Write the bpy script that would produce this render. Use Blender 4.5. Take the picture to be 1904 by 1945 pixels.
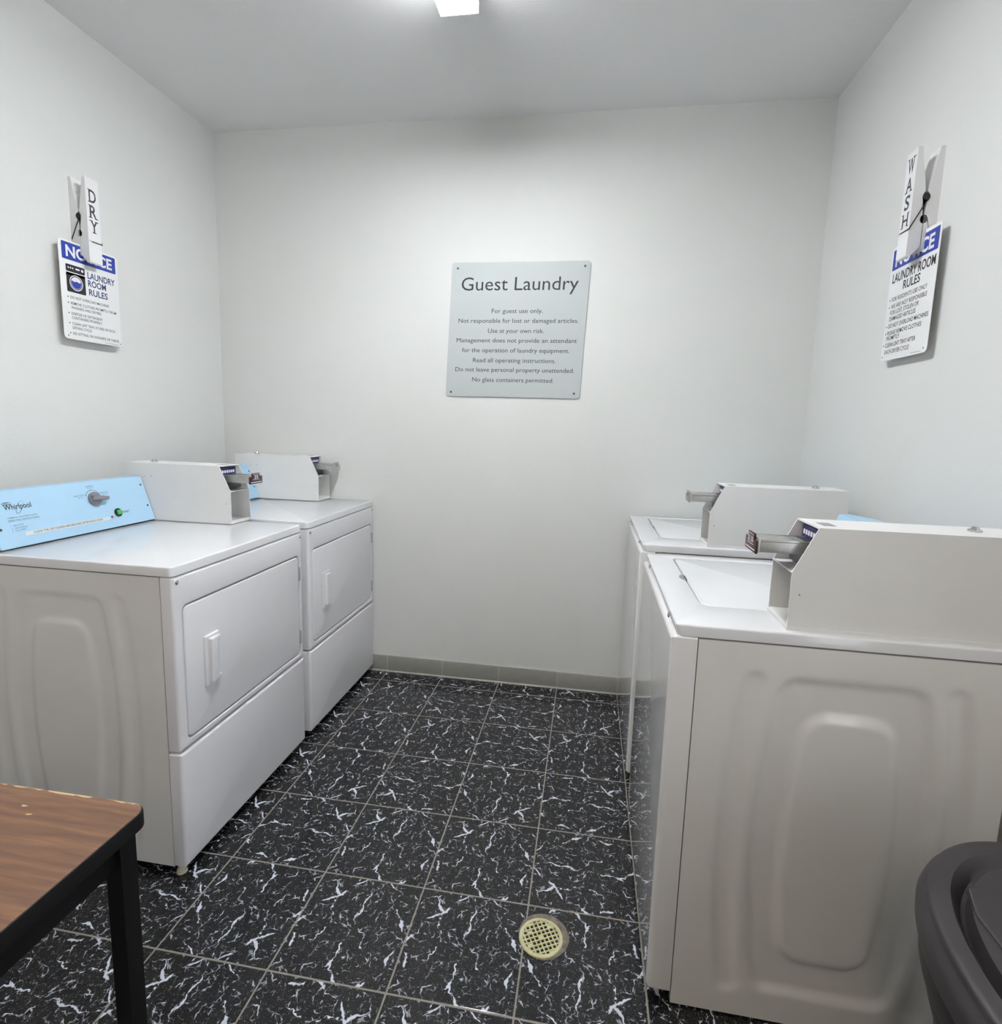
import bpy, bmesh, math, random
from mathutils import Vector, Matrix

for o in list(bpy.data.objects):
    bpy.data.objects.remove(o, do_unlink=True)
scene = bpy.context.scene
COL = scene.collection
random.seed(7)

# ------------------------------------------------------------------ camera
cam_d = bpy.data.cameras.new('camera')
cam = bpy.data.objects.new('camera', cam_d)
COL.objects.link(cam)
R0 = (0.98710477, 0.15733987, 0.02946774)      # right
R1 = (-0.15209415, 0.97926169, -0.13384289)    # forward
R2 = (-0.04991545, 0.12763509, 0.99056435)     # up
M = Matrix(((R0[0], R2[0], -R1[0], 0.106), (R0[1], R2[1], -R1[1], -1.0838),
            (R0[2], R2[2], -R1[2], 1.3376), (0, 0, 0, 1)))
cam.matrix_world = M
cam_d.sensor_fit = 'HORIZONTAL'
cam_d.sensor_width = 36.0
cam_d.lens = 1047.25 / 1904 * 36.0
cam_d.shift_x = (952 - 953.91) / 1904
cam_d.shift_y = (949.48 - 972.5) / 1904
cam_d.clip_start = 0.02
scene.camera = cam

# ------------------------------------------------------------------ world, exposure
world = bpy.data.worlds.new('world')
scene.world = world
world.use_nodes = True
bg = world.node_tree.nodes['Background']
bg.inputs[0].default_value = (0.9, 0.95, 1.0, 1)
bg.inputs[1].default_value = 0.25
scene.view_settings.view_transform = 'Standard'
scene.view_settings.look = 'None'
scene.view_settings.gamma = 1
scene.view_settings.use_curve_mapping = False
scene.view_settings.exposure = 0.15
LAMP = 80.0          # emission of the lamp lenses
LAMP_COLOR = (0.955, 0.98, 1.0)
FILL_REAR = 32.0     # unseen fill lamp, added behind the camera
FILL_REAR_COLOR = (1.0, 0.82, 0.63)

# fill light added in an invented right-wall doorway, behind the camera
FILL_DOOR = (-1.62, -0.74, 2.03)      # y0, y1, height
dl = bpy.data.lights.new('added_doorway_fill', 'AREA')
dl.shape = 'RECTANGLE'
dl.size, dl.size_y = 2.0, 0.86
dl.energy = 13.0
dl.color = (0.90, 0.95, 1.0)
dlo = bpy.data.objects.new('added_doorway_fill', dl)
COL.objects.link(dlo)
dlo.location = (1.16, (FILL_DOOR[0] + FILL_DOOR[1]) / 2, 1.015)
dlo.rotation_euler = (0, math.radians(90), 0)      # shines towards -x, into the room

# room
S = 0.3048
XL, XR, YB, YF, H = -1.8388, 1.0704, 1.6322, -3.60, 2.749

# ------------------------------------------------------------------ helpers
def srgb(r, g, b):
    def f(c):
        c /= 255.0
        return c / 12.92 if c <= 0.04045 else ((c + 0.055) / 1.055) ** 2.4
    return (f(r), f(g), f(b), 1.0)

class NT:
    def __init__(self, name):
        self.m = bpy.data.materials.new(name)
        self.m.use_nodes = True
        self.t = self.m.node_tree
        self.b = self.t.nodes['Principled BSDF']
    def n(self, typ, **kw):
        nd = self.t.nodes.new(typ)
        for k, v in kw.items():
            setattr(nd, k, v)
        return nd
    def l(self, a, b):
        self.t.links.new(a, b)
    def val(self, sock, v):
        if hasattr(v, 'type') and hasattr(v, 'is_output'):
            self.l(v, sock)
        else:
            sock.default_value = v
    def math(self, op, a, b=0.0, c=0.0, clamp=False):
        nd = self.n('ShaderNodeMath', operation=op, use_clamp=clamp)
        self.val(nd.inputs[0], a)
        self.val(nd.inputs[1], b)
        self.val(nd.inputs[2], c)
        return nd.outputs[0]
    def vmath(self, op, a, b=(0, 0, 0), scale=1.0):
        nd = self.n('ShaderNodeVectorMath', operation=op)
        self.val(nd.inputs[0], a)
        self.val(nd.inputs[1], b)
        if op == 'SCALE':
            self.val(nd.inputs[3], scale)
        return nd.outputs[0]
    def noise(self, vec, scale, detail=2.0, rough=0.5, dist=0.0):
        nd = self.n('ShaderNodeTexNoise')
        if vec is not None:
            self.l(vec, nd.inputs['Vector'])
        nd.inputs['Scale'].default_value = scale
        nd.inputs['Detail'].default_value = detail
        nd.inputs['Roughness'].default_value = rough
        nd.inputs['Distortion'].default_value = dist
        return nd.outputs['Fac']
    def maprange(self, v, a, b, c=0.0, d=1.0, smooth=False):
        nd = self.n('ShaderNodeMapRange')
        if smooth:
            nd.interpolation_type = 'SMOOTHSTEP'
        self.val(nd.inputs[0], v)
        nd.inputs[1].default_value = a
        nd.inputs[2].default_value = b
        nd.inputs[3].default_value = c
        nd.inputs[4].default_value = d
        return nd.outputs[0]
    def mix(self, f, a, b):
        nd = self.n('ShaderNodeMix', data_type='RGBA')
        self.val(nd.inputs['Factor'], f)
        self.val(nd.inputs[6], a)
        self.val(nd.inputs[7], b)
        return nd.outputs[2]
    def coord(self, which='Object'):
        return self.n('ShaderNodeTexCoord').outputs[which]
    def bump(self, h, strength=0.2, dist=0.002):
        nd = self.n('ShaderNodeBump')
        nd.inputs['Strength'].default_value = strength
        nd.inputs['Distance'].default_value = dist
        self.l(h, nd.inputs['Height'])
        self.l(nd.outputs[0], self.b.inputs['Normal'])

def mat(name, col, rough=0.5, metal=0.0, coat=0.0, var=0.03, vscale=12.0, bump=0.0, bscale=200.0, ior=1.5, bdist=0.001, croug=0.05):
    k = NT(name)
    co = k.coord()
    nz = k.noise(co, vscale, 3.0)
    f = k.maprange(nz, 0.3, 0.7)
    c1 = tuple(min(1, c * (1 - var)) for c in col[:3]) + (1,)
    c2 = tuple(min(1, c * (1 + var)) for c in col[:3]) + (1,)
    k.l(k.mix(f, c1, c2), k.b.inputs['Base Color'])
    k.b.inputs['Roughness'].default_value = rough
    k.b.inputs['Metallic'].default_value = metal
    k.b.inputs['IOR'].default_value = ior
    if coat:
        k.b.inputs['Coat Weight'].default_value = coat
        k.b.inputs['Coat Roughness'].default_value = croug
    if bump:
        k.bump(k.noise(co, bscale, 2.0), bump, bdist)
    return k.m

# ------------------------------------------------------------------ materials
def wall_material(name, col):
    k = NT(name)
    co = k.coord()
    n1 = k.noise(co, 1.3, 3.0)
    c1 = tuple(c * 0.975 for c in col[:3]) + (1,)
    c2 = tuple(min(1, c * 1.015) for c in col[:3]) + (1,)
    k.l(k.mix(k.maprange(n1, 0.3, 0.7), c1, c2), k.b.inputs['Base Color'])
    k.b.inputs['Roughness'].default_value = 0.62
    h = k.math('ADD', k.noise(co, 120.0, 3.0), k.math('MULTIPLY', k.noise(co, 30.0, 2.0), 0.7))
    k.bump(h, 0.16, 0.003)
    return k.m

M_WALL = wall_material('wall_paint', (0.73, 0.738, 0.725, 1))
M_CEIL = wall_material('ceiling_paint', (0.90, 0.895, 0.90, 1))

def floor_material():
    k = NT('black_marble_tile')
    co = k.coord()
    P = k.vmath('SCALE', co, scale=1.0 / S)
    cell = k.vmath('FLOOR', P)
    fr = k.vmath('SUBTRACT', P, cell)
    f = k.vmath('SUBTRACT', fr, (0.5, 0.5, 0.0))
    sp = k.n('ShaderNodeSeparateXYZ'); k.l(fr, sp.inputs[0])
    cs = k.n('ShaderNodeSeparateXYZ'); k.l(cell, cs.inputs[0])
    cc = k.n('ShaderNodeCombineXYZ'); k.l(cs.outputs[0], cc.inputs[0]); k.l(cs.outputs[1], cc.inputs[1])
    wn = k.n('ShaderNodeTexWhiteNoise', noise_dimensions='2D'); k.l(cc.outputs[0], wn.inputs['Vector'])
    ang = k.math('MULTIPLY', k.math('FLOOR', k.math('MULTIPLY', wn.outputs['Value'], 4.0)), math.pi / 2)
    rot = k.n('ShaderNodeVectorRotate', rotation_type='Z_AXIS')
    k.l(f, rot.inputs['Vector']); k.l(ang, rot.inputs['Angle'])
    q = k.n('ShaderNodeSeparateXYZ'); k.l(rot.outputs[0], q.inputs[0])
    Q = k.n('ShaderNodeCombineXYZ'); k.l(q.outputs[0], Q.inputs[0]); k.l(q.outputs[1], Q.inputs[1])
    Q.inputs[2].default_value = 3.7
    Q = Q.outputs[0]
    # branching veins: warped cell edges whose width comes and goes
    def warp(vec, scale, amt, detail=3.0):
        wc = k.n('ShaderNodeTexNoise'); k.l(vec, wc.inputs['Vector'])
        wc.inputs['Scale'].default_value = scale; wc.inputs['Detail'].default_value = detail
        return k.vmath('ADD', vec, k.vmath('SCALE', k.vmath('SUBTRACT', wc.outputs['Color'], (0.5, 0.5, 0.5)), scale=amt))
    W = warp(warp(Q, 5.0, 0.16), 26.0, 0.045)
    def edges(vec, scale):
        v = k.n('ShaderNodeTexVoronoi', feature='DISTANCE_TO_EDGE', voronoi_dimensions='2D')
        k.l(vec, v.inputs['Vector']); v.inputs['Scale'].default_value = scale
        return v.outputs['Distance']
    def vein_of(vec, scale, width, soft):
        e = edges(vec, scale)
        return k.math('DIVIDE', k.math('SUBTRACT', width, e), soft, clamp=True)
    def width(off, scale, lo, hi, a, b):
        return k.maprange(k.noise(k.vmath('ADD', Q, off), scale, 3.0, 0.65), lo, hi, a, b)
    st = k.vmath('MULTIPLY', W, (1.0, 1.7, 1.0))
    v1 = vein_of(st, 2.3, width((0.3, 0.9, 0), 4.5, 0.43, 0.68, -0.012, 0.062), 0.012)
    v2 = vein_of(W, 6.5, width((5.3, 1.7, 0), 7.0, 0.47, 0.70, -0.012, 0.072), 0.02)
    v3 = vein_of(W, 15.0, width((9.1, 4.4, 0), 13.0, 0.47, 0.66, -0.015, 0.10), 0.04)
    W2 = warp(Q, 60.0, 0.03)
    v4 = vein_of(W2, 42.0, width((2.1, 7.4, 0), 30.0, 0.48, 0.64, -0.02, 0.10), 0.05)
    speck = k.maprange(k.noise(Q, 130.0, 2.0, 0.6), 0.60, 0.70, 0.0, 0.16)
    vein = k.math('MAXIMUM', k.math('MAXIMUM', v1, k.math('MULTIPLY', v2, 0.75)),
                  k.math('MAXIMUM', k.math('MULTIPLY', v3, 0.48), k.math('MAXIMUM', k.math('MULTIPLY', v4, 0.22), speck)))
    tone = k.noise(Q, 9.0, 2.0)
    base = k.mix(k.maprange(tone, 0.35, 0.65), srgb(17, 13, 18), srgb(29, 31, 28))
    c = k.mix(vein, base, srgb(205, 210, 222))
    # grout: distance from the tile edge
    dx = k.math('MINIMUM', sp.outputs[0], k.math('SUBTRACT', 1.0, sp.outputs[0]))
    dy = k.math('MINIMUM', sp.outputs[1], k.math('SUBTRACT', 1.0, sp.outputs[1]))
    d = k.math('MINIMUM', dx, dy)
    g = k.maprange(d, 0.0065, 0.0085, 1.0, 0.0)
    gn = k.mix(k.noise(co, 40.0, 3.0), srgb(118, 112, 104), srgb(150, 145, 138))
    k.l(k.mix(g, c, gn), k.b.inputs['Base Color'])
    rgh = k.math('ADD', k.math('MULTIPLY', g, 0.35), k.maprange(k.noise(co, 5.0, 3.0), 0.3, 0.7, 0.10, 0.16))
    k.l(rgh, k.b.inputs['Roughness'])
    k.b.inputs['IOR'].default_value = 1.45
    k.b.inputs['Specular IOR Level'].default_value = 0.42
    hgt = k.math('ADD', k.maprange(d, 0.004, 0.016, 0.0, 1.0, True), k.math('MULTIPLY', k.noise(co, 14.0, 2.0), 0.10))
    k.bump(hgt, 0.5, 0.0012)
    return k.m
M_FLOOR = floor_material()

def base_tile_material():
    k = NT('cove_base_tile')
    co = k.coord()
    sp = k.n('ShaderNodeSeparateXYZ'); k.l(co, sp.inputs[0])
    fx = k.math('FRACT', k.math('DIVIDE', sp.outputs[0], S))
    d = k.math('MINIMUM', fx, k.math('SUBTRACT', 1.0, fx))
    g = k.maprange(d, 0.008, 0.012, 1.0, 0.0)
    cell = k.math('FLOOR', k.math('DIVIDE', sp.outputs[0], S))
    wn = k.n('ShaderNodeTexWhiteNoise', noise_dimensions='1D'); k.l(cell, wn.inputs['W'])
    c = k.mix(wn.outputs['Value'], srgb(152, 152, 147), srgb(168, 166, 159))
    c = k.mix(k.maprange(k.noise(co, 30.0, 4.0), 0.3, 0.7, 0, 0.3), c, srgb(135, 134, 130))
    k.l(k.mix(g, c, srgb(172, 171, 166)), k.b.inputs['Base Color'])
    k.b.inputs['Roughness'].default_value = 0.4
    return k.m
M_BASE = base_tile_material()
M_CAULK = mat('baseboard_grout', srgb(196, 195, 188), 0.7, var=0.06)

M_WHITE = mat('white_enamel', (0.80, 0.79, 0.78, 1), 0.22, coat=0.35, var=0.008, bump=0.03, bscale=300)
M_FRONT = mat('white_enamel_satin', (0.80, 0.80, 0.83, 1), 0.30, coat=0.25, var=0.008, bump=0.02, bscale=400)
M_WFRONT = mat('white_enamel_gloss', (0.83, 0.825, 0.835, 1), 0.09, coat=1.0, var=0.006, croug=0.02)
M_TOP = mat('white_enamel_top', (0.79, 0.80, 0.825, 1), 0.16, coat=0.6, var=0.006)
M_COIN = mat('coin_box_paint', (0.80, 0.80, 0.795, 1), 0.42, var=0.015, bump=0.06, bscale=500)
M_DARKGAP = mat('dark_gap', srgb(35, 34, 36), 0.8)
M_BLUE = mat('console_blue_film', srgb(172, 209, 236), 0.38, var=0.012)
M_BLUECAP = mat('console_blue_cap', srgb(168, 200, 222), 0.45, var=0.012)
M_INK = mat('black_ink', srgb(38, 40, 46), 0.55)
M_GREYINK = mat('grey_ink', srgb(92, 112, 132), 0.55)
M_STEEL = mat('brushed_steel', srgb(190, 191, 190), 0.38, metal=0.75, var=0.08, vscale=60)
M_CHROME = mat('chrome', srgb(215, 215, 218), 0.12, metal=1.0)
M_DKSTEEL = mat('dark_steel', srgb(96, 95, 98), 0.4, metal=0.8, var=0.1)
M_SCREW = mat('console_screw', srgb(92, 90, 98), 0.35, metal=0.7)
M_KNOB = mat('grey_dial_plastic', srgb(132, 130, 138), 0.35, var=0.04)
M_KNOBDK = mat('dial_groove', srgb(70, 68, 76), 0.5)
M_GREEN = mat('green_button', srgb(62, 178, 70), 0.3)
M_BLACK = mat('black_plastic', srgb(26, 25, 27), 0.4)
M_RED = mat('red_lamp_lens', srgb(150, 62, 48), 0.3)
M_STRIP = mat('white_label_strip', srgb(222, 226, 228), 0.5)
M_MAROON = mat('maroon_plate', srgb(58, 18, 28), 0.4)
M_NAVY = mat('navy_plate', srgb(38, 40, 112), 0.4)
M_PRINT = mat('white_print', srgb(235, 233, 236), 0.5)
M_FOOT = mat('cream_foot_plastic', srgb(212, 206, 184), 0.5)
M_SIGN = mat('white_sign_plastic', (0.84, 0.845, 0.85, 1), 0.4, var=0.006)
M_SIGNBLUE = mat('sign_blue', srgb(36, 62, 156), 0.45, var=0.02)
M_NAVYINK = mat('navy_ink', srgb(38, 56, 112), 0.5, var=0.02)
M_SILVER = mat('silver_sign_panel', srgb(190, 196, 197), 0.55, var=0.012, vscale=3)
M_PIN = mat('white_painted_wood', (0.82, 0.82, 0.83, 1), 0.5, var=0.012, bump=0.03, bscale=90)
M_SPRING = mat('black_spring_wire', srgb(22, 21, 23), 0.4, metal=0.3)
def worn_ink():
    k = NT('worn_black_paint')
    co = k.coord()
    f = k.maprange(k.noise(co, 160.0, 4.0, 0.65), 0.52, 0.64)
    k.l(k.mix(f, srgb(42, 40, 48), srgb(108, 106, 116)), k.b.inputs['Base Color'])
    k.b.inputs['Roughness'].default_value = 0.6
    return k.m
M_WORN = worn_ink()

def brass_drain():
    k = NT('drain_brass')
    co = k.coord()
    f = k.maprange(k.noise(co, 45.0, 4.0, 0.6), 0.35, 0.65)
    k.l(k.mix(f, srgb(190, 187, 142), srgb(210, 207, 166)), k.b.inputs['Base Color'])
    k.b.inputs['Roughness'].default_value = 0.5
    k.b.inputs['Metallic'].default_value = 0.15
    k.bump(k.noise(co, 220.0, 3.0), 0.15, 0.001)
    return k.m
M_BRASS = brass_drain()
def mortar():
    k = NT('drain_mortar')
    co = k.coord()
    f = k.maprange(k.noise(co, 60.0, 4.0, 0.65), 0.35, 0.65)
    c = k.mix(f, srgb(96, 84, 78), srgb(142, 132, 122))
    k.l(c, k.b.inputs['Base Color'])
    k.b.inputs['Roughness'].default_value = 0.85
    k.bump(k.noise(co, 120.0, 4.0), 0.5, 0.003)
    return k.m
M_MORTAR = mortar()
M_HOLE = mat('drain_dark', srgb(12, 10, 10), 0.9)

def wood_material(y_edge):
    k = NT('walnut_laminate')
    co = k.coord()
    stv = k.vmath('MULTIPLY', co, (1.6, 26.0, 1.0))
    n1 = k.noise(stv, 2.0, 5.0, 0.62, 0.8)
    wv = k.vmath('MULTIPLY', co, (1.0, 3.4, 1.0))
    wt = k.n('ShaderNodeTexWave', wave_type='BANDS', bands_direction='Y')
    k.l(wv, wt.inputs['Vector'])
    wt.inputs['Scale'].default_value = 5.0
    wt.inputs['Distortion'].default_value = 14.0
    wt.inputs['Detail'].default_value = 3.0
    wt.inputs['Detail Scale'].default_value = 0.7
    f = k.math('ADD', k.math('MULTIPLY', n1, 0.78), k.math('MULTIPLY', wt.outputs['Fac'], 0.22))
    cr = k.n('ShaderNodeValToRGB')
    k.l(f, cr.inputs[0])
    e = cr.color_ramp.elements
    e[0].position = 0.2; e[0].color = srgb(100, 71, 54)
    e[1].position = 0.78; e[1].color = srgb(142, 103, 74)
    m = cr.color_ramp.elements.new(0.5); m.color = srgb(120, 87, 66)
    fine = k.noise(k.vmath('MULTIPLY', co, (9.0, 140.0, 1.0)), 2.0, 4.0)
    c = k.mix(k.maprange(fine, 0.40, 0.70, 0.0, 0.45), cr.outputs[0], srgb(96, 67, 52))
    # chips along the rear edge and a few scuffs
    sp = k.n('ShaderNodeSeparateXYZ'); k.l(co, sp.inputs[0])
    edge = k.maprange(sp.outputs[1], y_edge - 0.0065, y_edge, 0.0, 1.0)
    chip = k.math('MULTIPLY', edge, k.maprange(k.noise(k.vmath('MULTIPLY', co, (1.0, 2.0, 1.0)), 38.0, 3.0), 0.30, 0.70))
    scuff = k.maprange(k.noise(k.vmath('MULTIPLY', co, (1.0, 2.2, 1.0)), 21.0, 2.0), 0.755, 0.765)
    c = k.mix(k.math('MAXIMUM', k.maprange(chip, 0.3, 0.42), scuff), c, srgb(206, 176, 132))
    k.l(c, k.b.inputs['Base Color'])
    k.b.inputs['Roughness'].default_value = 0.42
    k.bump(fine, 0.08, 0.0006)
    return k.m
M_TBLACK = mat('black_table_edge', srgb(11, 10, 13), 0.5, var=0.15, ior=1.35)
M_TLEG = mat('black_painted_steel', srgb(8, 7, 9), 0.55, ior=1.35, var=0.15, bump=0.05, bscale=150)
def bin_plastic():
    k = NT('dark_grey_bin_plastic')
    co = k.coord()
    f = k.maprange(k.noise(co, 9.0, 4.0), 0.3, 0.7)
    k.l(k.mix(f, srgb(46, 43, 45), srgb(57, 54, 56)), k.b.inputs['Base Color'])
    k.b.inputs['Roughness'].default_value = 0.48
    k.bump(k.noise(co, 320.0, 2.0), 0.12, 0.0006)
    return k.m
M_BIN = bin_plastic()
M_BINBODY = mat('black_bin_plastic', srgb(26, 23, 26), 0.42, var=0.08)

# ------------------------------------------------------------------ mesh builder
IDENT = Matrix.Identity(4)
FRONT = Matrix(((1, 0, 0, 0), (0, 0, -1, 0), (0, 1, 0, 0), (0, 0, 0, 1)))   # (x,y,z)->(lx, -z as v, y as z)

class MB:
    def __init__(self):
        self.bm = bmesh.new()
        self.mats = []
    def mi(self, m):
        if m is None:
            return 0
        if m not in self.mats:
            self.mats.append(m)
        return self.mats.index(m)
    def faces(self, vs, fs, m=None, M=None):
        bv = [self.bm.verts.new(M @ Vector(v) if M is not None else v) for v in vs]
        idx = self.mi(m)
        for f in fs:
            try:
                fc = self.bm.faces.new([bv[i] for i in f])
                fc.material_index = idx
            except ValueError:
                pass
        return bv
    def box(self, a, b, bev=0.0, m=None, M=None, seg=2):
        t = bmesh.new()
        bmesh.ops.create_cube(t, size=1.0)
        sx, sy, sz = (b[i] - a[i] for i in range(3))
        bmesh.ops.scale(t, vec=(sx, sy, sz), verts=t.verts)
        bmesh.ops.translate(t, vec=((a[0] + b[0]) / 2, (a[1] + b[1]) / 2, (a[2] + b[2]) / 2), verts=t.verts)
        if bev > 0:
            bmesh.ops.bevel(t, geom=list(t.edges), offset=bev, segments=seg, affect='EDGES', profile=0.5)
        self.take(t, m, M)
    def take(self, t, m=None, M=None):
        idx = self.mi(m)
        mp = {}
        for v in t.verts:
            mp[v] = self.bm.verts.new(M @ v.co if M is not None else v.co)
        for f in t.faces:
            try:
                nf = self.bm.faces.new([mp[v] for v in f.verts])
                nf.material_index = idx
            except ValueError:
                pass
        t.free()
    def mesh(self, me, m=None, M=None):
        t = bmesh.new()
        t.from_mesh(me)
        self.take(t, m, M)
    def cyl(self, p0, p1, r, n=20, m=None, r1=None, M=None, bev=0.0):
        p0, p1 = Vector(p0), Vector(p1)
        r1 = r if r1 is None else r1
        d = (p1 - p0)
        q = d.to_track_quat('Z', 'Y').to_matrix()
        vs, fs = [], []
        rings = [(p0, r), (p1, r1)]
        if bev > 0:
            u = d.normalized()
            rings = [(p0, r - bev), (p0 + u * bev, r), (p1 - u * bev, r1), (p1, r1 - bev)]
        for p, rad in rings:
            for i in range(n):
                a = 2 * math.pi * i / n
                vs.append(p + q @ Vector((math.cos(a) * rad, math.sin(a) * rad, 0)))
        for k in range(len(rings) - 1):
            for i in range(n):
                j = (i + 1) % n
                fs.append((k * n + i, k * n + j, (k + 1) * n + j, (k + 1) * n + i))
        fs.append(tuple(reversed(range(n))))
        fs.append(tuple(range((len(rings) - 1) * n, len(rings) * n)))
        self.faces(vs, fs, m, M)
    def tube(self, pts, r, n=10, m=None, M=None):
        for a, b in zip(pts[:-1], pts[1:]):
            self.cyl(a, b, r, n, m, M=M)
        for p in pts[1:-1]:
            self.ball(p, r, m, M)
    def ball(self, p, r, m=None, M=None, sz=1.0):
        t = bmesh.new()
        bmesh.ops.create_uvsphere(t, u_segments=16, v_segments=10, radius=r)
        bmesh.ops.scale(t, vec=(1, 1, sz), verts=t.verts)
        bmesh.ops.translate(t, vec=p, verts=t.verts)
        self.take(t, m, M)
    def loft(self, rings, m=None, M=None, cap0=True, cap1=True):
        n = len(rings[0])
        vs = [v for r in rings for v in r]
        fs = []
        for k in range(len(rings) - 1):
            for i in range(n):
                j = (i + 1) % n
                fs.append((k * n + i, k * n + j, (k + 1) * n + j, (k + 1) * n + i))
        if cap0:
            fs.append(tuple(reversed(range(n))))
        if cap1:
            fs.append(tuple(range((len(rings) - 1) * n, len(rings) * n)))
        self.faces(vs, fs, m, M)
    def slab(self, rect, zb, zf, bev=0.0, hole=None, hbev=0.0, m=None, M=None, bevseg=4):
        """rounded rectangle plate in xy from zb to zf, front edge rounded; optional rounded hole"""
        x0, y0, x1, y1, r = rect
        rings = [[(x, y, zb) for x, y in rr(x0, y0, x1, y1, r)]]
        if bev > 0:
            for i in range(bevseg + 1):
                a = math.pi / 2 * i / bevseg
                ins = bev * (1 - math.cos(a))
                z = zf - bev + bev * math.sin(a)
                rings.append([(x, y, z) for x, y in rr(x0 + ins, y0 + ins, x1 - ins, y1 - ins, max(r - ins, 0.0005))])
        else:
            rings.append([(x, y, zf) for x, y in rr(x0, y0, x1, y1, r)])
        if hole is None:
            self.loft(rings, m, M)
            return
        hx0, hy0, hx1, hy1, hr = hole
        if hbev > 0:
            for i in range(bevseg + 1):
                a = math.pi / 2 * (1 - i / bevseg)
                ins = hbev * (1 - math.cos(a))
                z = zf - hbev + hbev * math.sin(a)
                rings.append([(x, y, z) for x, y in rr(hx0 - ins, hy0 - ins, hx1 + ins, hy1 + ins, hr + ins)])
        else:
            rings.append([(x, y, zf) for x, y in rr(hx0, hy0, hx1, hy1, hr)])
        rings.append([(x, y, zb) for x, y in rr(hx0, hy0, hx1, hy1, hr)])
        rings.append(rings[0])
        self.loft(rings, m, M, False, False)
    def build(self, name, m=None, parent=None, smooth=True, angle=32, weld=False):
        bm = self.bm
        if weld:
            bmesh.ops.remove_doubles(bm, verts=bm.verts, dist=1e-6)
        bmesh.ops.recalc_face_normals(bm, faces=bm.faces)
        me = bpy.data.meshes.new(name)
        bm.to_mesh(me)
        bm.free()
        ms = self.mats if self.mats else [m]
        for x in ms:
            me.materials.append(x)
        if smooth:
            for p in me.polygons:
                p.use_smooth = True
            me.set_sharp_from_angle(angle=math.radians(angle))
        o = bpy.data.objects.new(name, me)
        COL.objects.link(o)
        if parent is not None:
            o.parent = parent
        return o

def rr(x0, y0, x1, y1, r, n=6):
    r = max(min(r, (x1 - x0) / 2 - 1e-5, (y1 - y0) / 2 - 1e-5), 1e-5)
    out = []
    for cx, cy, a0 in ((x1 - r, y0 + r, -90), (x1 - r, y1 - r, 0), (x0 + r, y1 - r, 90), (x0 + r, y0 + r, 180)):
        for i in range(n + 1):
            a = math.radians(a0 + 90 * i / n)
            out.append((cx + r * math.cos(a), cy + r * math.sin(a)))
    return out

def empty(name, loc, rotz=0.0, label=None, cat=None, group=None, matrix=None):
    o = bpy.data.objects.new(name, None)
    o.empty_display_size = 0.05
    COL.objects.link(o)
    if matrix is not None:
        o.matrix_world = matrix
    else:
        o.location = loc
        o.rotation_euler = (0, 0, rotz)
    tag(o, label, cat, group)
    return o

def tag(o, label=None, cat=None, group=None, kind=None):
    if label: o['label'] = label
    if cat: o['category'] = cat
    if group: o['group'] = group
    if kind: o['kind'] = kind
    return o

# ---- lettering: text laid out in a local xy plane, raised a hair off its backing
def text_mesh(body, bold=0.0, spacing=1.0):
    cu = bpy.data.curves.new('lettering', 'FONT')
    cu.body = body
    cu.size = 1.0
    cu.offset = bold
    cu.space_character = spacing
    cu.resolution_u = 3
    cu.fill_mode = 'BOTH'
    cu.extrude = 0.0
    ob = bpy.data.objects.new('lettering', cu)
    COL.objects.link(ob)
    bpy.context.view_layer.update()
    dg = bpy.context.evaluated_depsgraph_get()
    me = bpy.data.meshes.new_from_object(ob.evaluated_get(dg))
    bpy.data.objects.remove(ob, do_unlink=True)
    bpy.data.curves.remove(cu)
    return me

_cap = {}
def capheight(bold):
    if bold not in _cap:
        me = text_mesh('H', bold)
        ys = [v.co.y for v in me.vertices]
        _cap[bold] = (min(ys), max(ys))
    return _cap[bold]

def write(mb, body, x0, x1, base, cap, z=0.0004, m=None, bold=0.0, M=None, shear=0.0, slant=0.0, spacing=1.0):
    """fit `body` between x0 and x1 on the baseline, capitals `cap` tall"""
    me = text_mesh(body, bold, spacing)
    xs = [v.co.x for v in me.vertices]
    a, b = min(xs), max(xs)
    c0, c1 = capheight(bold)
    sx = (x1 - x0) / (b - a)
    sy = cap / (c1 - c0)
    for v in me.vertices:
        x = x0 + (v.co.x - a) * sx
        y = base + (v.co.y - c0) * sy + slant * (x - x0)
        v.co = Vector((x + shear * y, y, z))
    mb.mesh(me, m, M)
    bpy.data.meshes.remove(me)

def patch(mb, rect, z, m, M=None, shear=0.0):
    pts = rr(*rect, n=4)
    mb.faces([(x + shear * y, y, z) for x, y in pts], [tuple(range(len(pts)))], m, M)

def disc(mb, cx, cy, r, z, m, n=28, r_in=None, M=None, ry=None):
    ry = r if ry is None else ry
    if r_in is None:
        mb.faces([(cx + r * math.cos(2 * math.pi * i / n), cy + ry * math.sin(2 * math.pi * i / n), z) for i in range(n)], [tuple(range(n))], m, M)
    else:
        k = r_in / r
        vs = [(cx + s * r * math.cos(2 * math.pi * i / n), cy + s * ry * math.sin(2 * math.pi * i / n), z) for s in (1, k) for i in range(n)]
        mb.faces(vs, [(i, (i + 1) % n, n + (i + 1) % n, n + i) for i in range(n)], m, M)

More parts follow.
